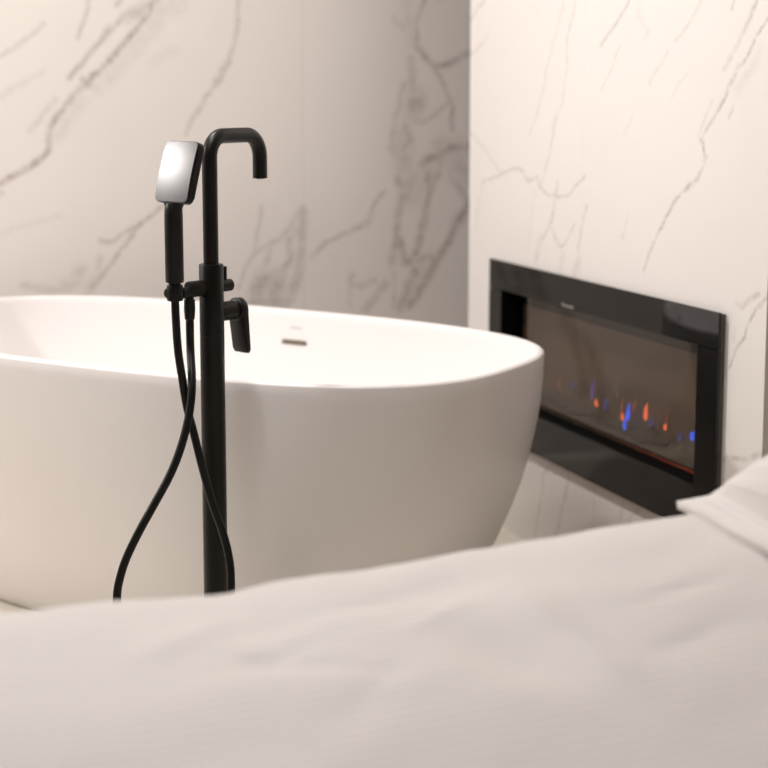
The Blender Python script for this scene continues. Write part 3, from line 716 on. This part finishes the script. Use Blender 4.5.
HOSE = [(0.5655, 2.4843, 0.7785), (0.5681, 2.4802, 0.7412), (0.5727, 2.4777, 0.6896), (0.5792, 2.4765, 0.6375), (0.5856, 2.4739, 0.5906), (0.5943, 2.4693, 0.5506), (0.6076, 2.4567, 0.4822), (0.6208, 2.4432, 0.4226), (0.6332, 2.4325, 0.3801), (0.6417, 2.4233, 0.3376), (0.6412, 2.4071, 0.2983), (0.6331, 2.3927, 0.2508), (0.6092, 2.3781, 0.1972), (0.5685, 2.377, 0.1557), (0.5118, 2.3917, 0.1443), (0.4709, 2.4121, 0.1777), (0.4514, 2.4271, 0.231), (0.4506, 2.4344, 0.2811), (0.456, 2.4366, 0.3111), (0.4687, 2.4369, 0.3478), (0.4921, 2.4345, 0.3945), (0.5188, 2.4359, 0.4382), (0.5457, 2.4374, 0.4837), (0.5664, 2.4413, 0.5294), (0.5834, 2.4508, 0.5814), (0.5928, 2.4648, 0.63), (0.5965, 2.4792, 0.688), (0.5978, 2.4916, 0.7414)]
pts = [(x - HX, y - HY, z - hz) for x, y, z in HOSE]
pts[0] = (0, 0, 0.006); pts[1] = (0.0006, -0.0006, -0.030)
ox, oy, oz = px + OUT.x - HX, py + OUT.y - HY, ZA_ - 0.0506 - hz
pts[-1] = (ox, oy, oz); pts[-2] = (ox - 0.0005, oy - 0.003, oz - 0.05)
bm = BM(); tube(bm, smooth_path(pts, 10), 0.0071, 16); obj('hose', bm, M_rubber, hs, smooth=180)['label'] = 'looped black shower hose'

# ------------------------------------------------------------------ bed, duvet, pillow
BX0, BX1, BY0, BY1 = -0.14, 1.90, -0.06, 1.42
bed = thing('bed', 'low upholstered double bed under the white striped duvet', 'bed', ((BX0 + BX1) / 2, (BY0 + BY1) / 2, 0))
cx_, cy_ = (BX0 + BX1) / 2, (BY0 + BY1) / 2; hx, hy = (BX1 - BX0) / 2, (BY1 - BY0) / 2
bm = BM(); box(bm, -hx, hx, -hy, hy, 0.10, 0.30, 0.02, 3); obj('bed_base', bm, M_bedbase, bed)
bm = BM(); box(bm, -hx + .01, hx - .01, -hy + .01, hy - .01, 0.302, 0.480, 0.05, 5); obj('mattress', bm, M_matt, bed, smooth=60)
for sx_ in (-1, 1):
    for sy_ in (-1, 1):
        bm = BM(); lathe(bm, [(0, 0), (.02, 0), (.028, .10), (0, .101)], (sx_ * (hx - .1), sy_ * (hy - .1), 0), UP, 20); obj('leg', bm, M_black, bed, smooth=40)
# duvet: one soft sheet over the mattress, hanging down on three sides
def sstep(a, b, x):
    t = max(0.0, min(1.0, (x - a) / (b - a))); return t * t * (3 - 2 * t)
PW, PL, PT = 0.52, 0.74, 0.25              # pillow width, length, thickness
def pillow_puff(u, v):
    uu, vv = min(1, abs(u) / 0.89), min(1, abs(v) / 0.93)
    return PT / 2 * (max(0.0, 1 - uu ** 2.6) * max(0.0, 1 - vv ** 2.6)) ** 0.50
def pillow_under(x, y):
    """Height of the underside of the pillow over a point of the bed, and how far the point lies under it (0..1)."""
    a = -math.radians(PIL_ROT[2]); t = math.radians(PIL_ROT[1])
    dx, dy = x - PIL_LOC[0], y - PIL_LOC[1]
    lx = (dx * math.cos(a) - dy * math.sin(a)) / math.cos(t); ly = dx * math.sin(a) + dy * math.cos(a)
    u, v = lx / (PW / 2), ly / (PL / 2)
    m = (1 - sstep(1.0 + 0.03, 1.0 + 0.13, abs(u))) * (1 - sstep(1.0 + 0.03, 1.0 + 0.11, abs(v)))
    return PIL_LOC[2] - math.sin(t) * lx - 0.22 * pillow_puff(u, v) - 0.006, m
def top_z(x, y):
    z = 0.630
    z += 0.010 * sstep(0.36, 0.44, x) * sstep(1.0, 1.4, y) + (EDGE_RISE(x) - 0.032) * sstep(1.1, 1.42, y)
    z += 0.011 * noise.noise(Vector((x * 2.6 + 3, y * 3.0, 0.3))) + 0.005 * noise.noise(Vector((x * 5 + y * 3, y * 8 - x * 2, 1.7)))
    z += 0.0016 * noise.noise(Vector((x * 16 - y * 6, y * 14 + x * 3, 4.1)))
    for cx2, cy2, ang, ln, wd, amp in FOLDS:
        dx, dy = x - cx2, y - cy2; u = dx * math.cos(ang) + dy * math.sin(ang); v = -dx * math.sin(ang) + dy * math.cos(ang)
        z += amp * math.exp(-(u / ln) ** 2) * math.exp(-(v / wd) ** 2)
    zp, m = pillow_under(x, y)                 # the duvet gives way under the pillow
    if z > zp - 0.007: z = z + (zp - 0.007 - z) * m
    return z
def EDGE_RISE(x):                          # the filling is fuller towards the head end
    P = EDGE_PTS
    if x <= P[0][0]: return P[0][1]
    for a, b in zip(P[:-1], P[1:]):
        if x <= b[0]: t = (x - a[0]) / (b[0] - a[0]); return a[1] + (b[1] - a[1]) * t
    return P[-1][1]
FOLDS = [(0.625, 1.17, -1.62, .17, .022, .006), (0.555, 1.15, -1.3, .10, .030, -.007), (0.385, 1.20, -0.7, .07, .012, -.005), (0.36, 1.23, 0.3, .06, .014, -.004),
         (0.43, 1.13, 0.9, .07, .014, -.004), (0.55, 1.27, 0.5, .07, .012, .004), (0.78, 1.22, 0.25, .05, .010, -.004), (0.73, 1.12, 0.4, .06, .012, -.003),
         (0.30, 1.30, 0.7, .08, .02, .005), (0.47, 1.32, 0.2, .10, .016, -.003)]
DX0, DX1, DY0, DY1, RR = -0.20, 1.86, -0.12, 1.478, 0.075
def cross(s, lo, hi):
    """Arc-length s across the sheet -> (position, drop): flat, a rounded shoulder, then hanging."""
    arc = RR * PI / 2
    if s < 0:
        q = -s
        if q < arc: a = q / RR; return lo + RR - RR * math.sin(a), RR - RR * math.cos(a)
        return lo, RR + q - arc
    L_ = hi - lo - 2 * RR
    if s > L_:
        q = s - L_
        if q < arc: a = q / RR; return hi - RR + RR * math.sin(a), RR - RR * math.cos(a)
        return hi, RR + q - arc
    return lo + RR + s, 0.0
HANG = 0.26
bm = BM(); uvl = bm.loops.layers.uv.new('UVMap')
LX, LY = DX1 - DX0 - 2 * RR, DY1 - DY0 - 2 * RR; arc = RR * PI / 2
NX, NY = 190, 230; grid = []
SX0, SX1, SY0, SY1 = -arc - HANG, LX, -arc - HANG, LY + arc + HANG
for i in range(NX + 1):
    row = []
    for j in range(NY + 1):
        s = SX0 + (SX1 - SX0) * i / NX; t = SY0 + (SY1 - SY0) * j / NY
        x, ddx = cross(s, DX0, DX1); y, ddy = cross(t, DY0, DY1)
        dd = math.sqrt(ddx * ddx + ddy * ddy) if min(ddx, ddy) < RR else max(ddx, ddy) + 0.02
        z = top_z(x, y) - dd
        k = min(1.0, dd / 0.2)
        wob = 0.012 * k * math.sin(s * 17 + 2 * noise.noise(Vector((s * 3, 7, 0)))) if ddy > ddx else 0.012 * k * math.sin(t * 17)
        if t > LY: y += wob + EDGE_OUT(x)
        elif t < 0: y -= wob
        elif s < 0: x -= wob
        row.append((bm.verts.new((x, y, max(z, 0.15))), s, t))
    grid.append(row)
for i in range(NX):
    for j in range(NY):
        q = (grid[i][j], grid[i + 1][j], grid[i + 1][j + 1], grid[i][j + 1])
        f = bm.faces.new([a[0] for a in q])
        for lp, a in zip(f.loops, q): lp[uvl].uv = (a[1], a[2])
duv = obj('duvet', bm, M_duvet, None, smooth=180)
duv['label'] = 'rumpled white satin-striped duvet spread over the bed in the foreground'; duv['category'] = 'duvet'
so = duv.modifiers.new('thickness', 'SOLIDIFY'); so.thickness = 0.022; so.offset = -1.0

# pillow with a flat flange and sharp corners, its near corner towards the bath
pil = bpy.data.meshes.new('pillow'); bm = BM(); uvl = bm.loops.layers.uv.new('UVMap')
MP = Matrix.Translation(PIL_LOC) @ Matrix.Rotation(math.radians(PIL_ROT[2]), 4, 'Z') @ Matrix.Rotation(math.radians(PIL_ROT[1]), 4, 'Y') @ Matrix.Rotation(math.radians(PIL_ROT[0]), 4, 'X')
n = 48; top, bot = [], []
for i in range(n + 1):
    rt, rb = [], []
    for j in range(n + 1):
        u, v = 2 * i / n - 1, 2 * j / n - 1
        pin = 1 - 0.06 * (1 - u * u) * abs(v) ** 3
        pin2 = 1 - 0.05 * (1 - v * v) * abs(u) ** 3
        x, y = u * PW / 2 * pin2, v * PL / 2 * pin
        h = pillow_puff(u, v); e = (2 * h / PT) ** 2
        wr = 0.004 * noise.noise(Vector((x * 18, y * 9, 2))) * (0.3 + e)
        rt.append(bm.verts.new((x, y, h + wr + 0.017 * min(1.0, 6 * (1 - max(abs(u), abs(v))) + 0.45))))
        rb.append(bm.verts.new((x, y, -h * 0.22 + wr - 0.0025)))
    top.append(rt); bot.append(rb)
def quad(vs, sgn):
    f = bm.faces.new(vs)
    for lp in f.loops: lp[uvl].uv = (lp.vert.co.x, lp.vert.co.y)
for i in range(n):
    for j in range(n):
        quad((top[i][j], top[i + 1][j], top[i + 1][j + 1], top[i][j + 1]), 1); quad((bot[i][j], bot[i][j + 1], bot[i + 1][j + 1], bot[i + 1][j]), 1)
for i in range(n):
    quad((top[i][0], bot[i][0], bot[i + 1][0], top[i + 1][0]), 1); quad((top[i][n], top[i + 1][n], bot[i + 1][n], bot[i][n]), 1)
    quad((top[0][i], top[0][i + 1], bot[0][i + 1], bot[0][i]), 1); quad((top[n][i], bot[n][i], bot[n][i + 1], top[n][i + 1]), 1)
po = obj('pillow', bm, M_pillow, None, smooth=180)
po.matrix_world = MP
po['label'] = 'white striped pillow with a pointed corner lying on the duvet'; po['category'] = 'pillow'

# ------------------------------------------------------------------ light
def area(name, loc, target, size, power, col, sy=None, shape=None, spread=None):
    l = bpy.data.lights.new(name, 'AREA'); l.energy = power; l.color = col; l.size = size
    if sy: l.shape = 'RECTANGLE'; l.size_y = sy
    if shape: l.shape = shape
    if spread: l.spread = math.radians(spread)
    o = bpy.data.objects.new(name, l); C.objects.link(o); o.location = loc
    o.rotation_euler = (Vector(target) - Vector(loc)).to_track_quat('-Z', 'Z').to_euler()
    return o
WARM = (1.0, 0.972, 0.945)
area('bath_key_light', (-1.70, 3.70, 1.95), (1.2, 3.1, 0.8), 0.17, 38, WARM, shape='DISK')  # added key light from the left, no lamp fitting stands here
area('bath_downlight', (0.40, 3.00, 2.50), (0.4, 3.0, 0), 0.16, 23.5, WARM, shape='DISK')
area('room_downlight', (0.35, 2.10, 2.50), (0.35, 2.1, 0), 0.20, 16, WARM, shape='DISK')
area('bed_downlight', (-0.45, 1.20, 2.50), (-0.45, 1.2, 0), 0.24, 5.0, WARM, shape='DISK')

w = bpy.data.worlds.new('World'); SC.world = w; w.use_nodes = True
w.node_tree.nodes['Background'].inputs[0].default_value = (0.85, 0.9, 1.0, 1)
w.node_tree.nodes['Background'].inputs[1].default_value = 0.6

# ------------------------------------------------------------------ camera
cam = bpy.data.cameras.new('camera'); co = bpy.data.objects.new('camera', cam); C.objects.link(co)
co.location = (0, 0, 1.12)
co.rotation_euler = (math.radians(90 - 7.5), 0, math.radians(-(90 - 69.06)))
co.rotation_euler[2] = math.radians(-20.94)
cam.sensor_width = 36; cam.lens = 1500 / 768 * 36
cam.shift_y = -(384 - 292.48) / 768
cam.clip_start = 0.05
cam.dof.use_dof = True; cam.dof.focus_distance = 2.46; cam.dof.aperture_fstop = 3.2; cam.dof.aperture_blades = 9
SC.camera = co
SC.view_settings.view_transform = 'Standard'; SC.view_settings.look = 'None'
SC.view_settings.exposure = 0.0; SC.view_settings.gamma = 1.0; SC.view_settings.use_curve_mapping = False
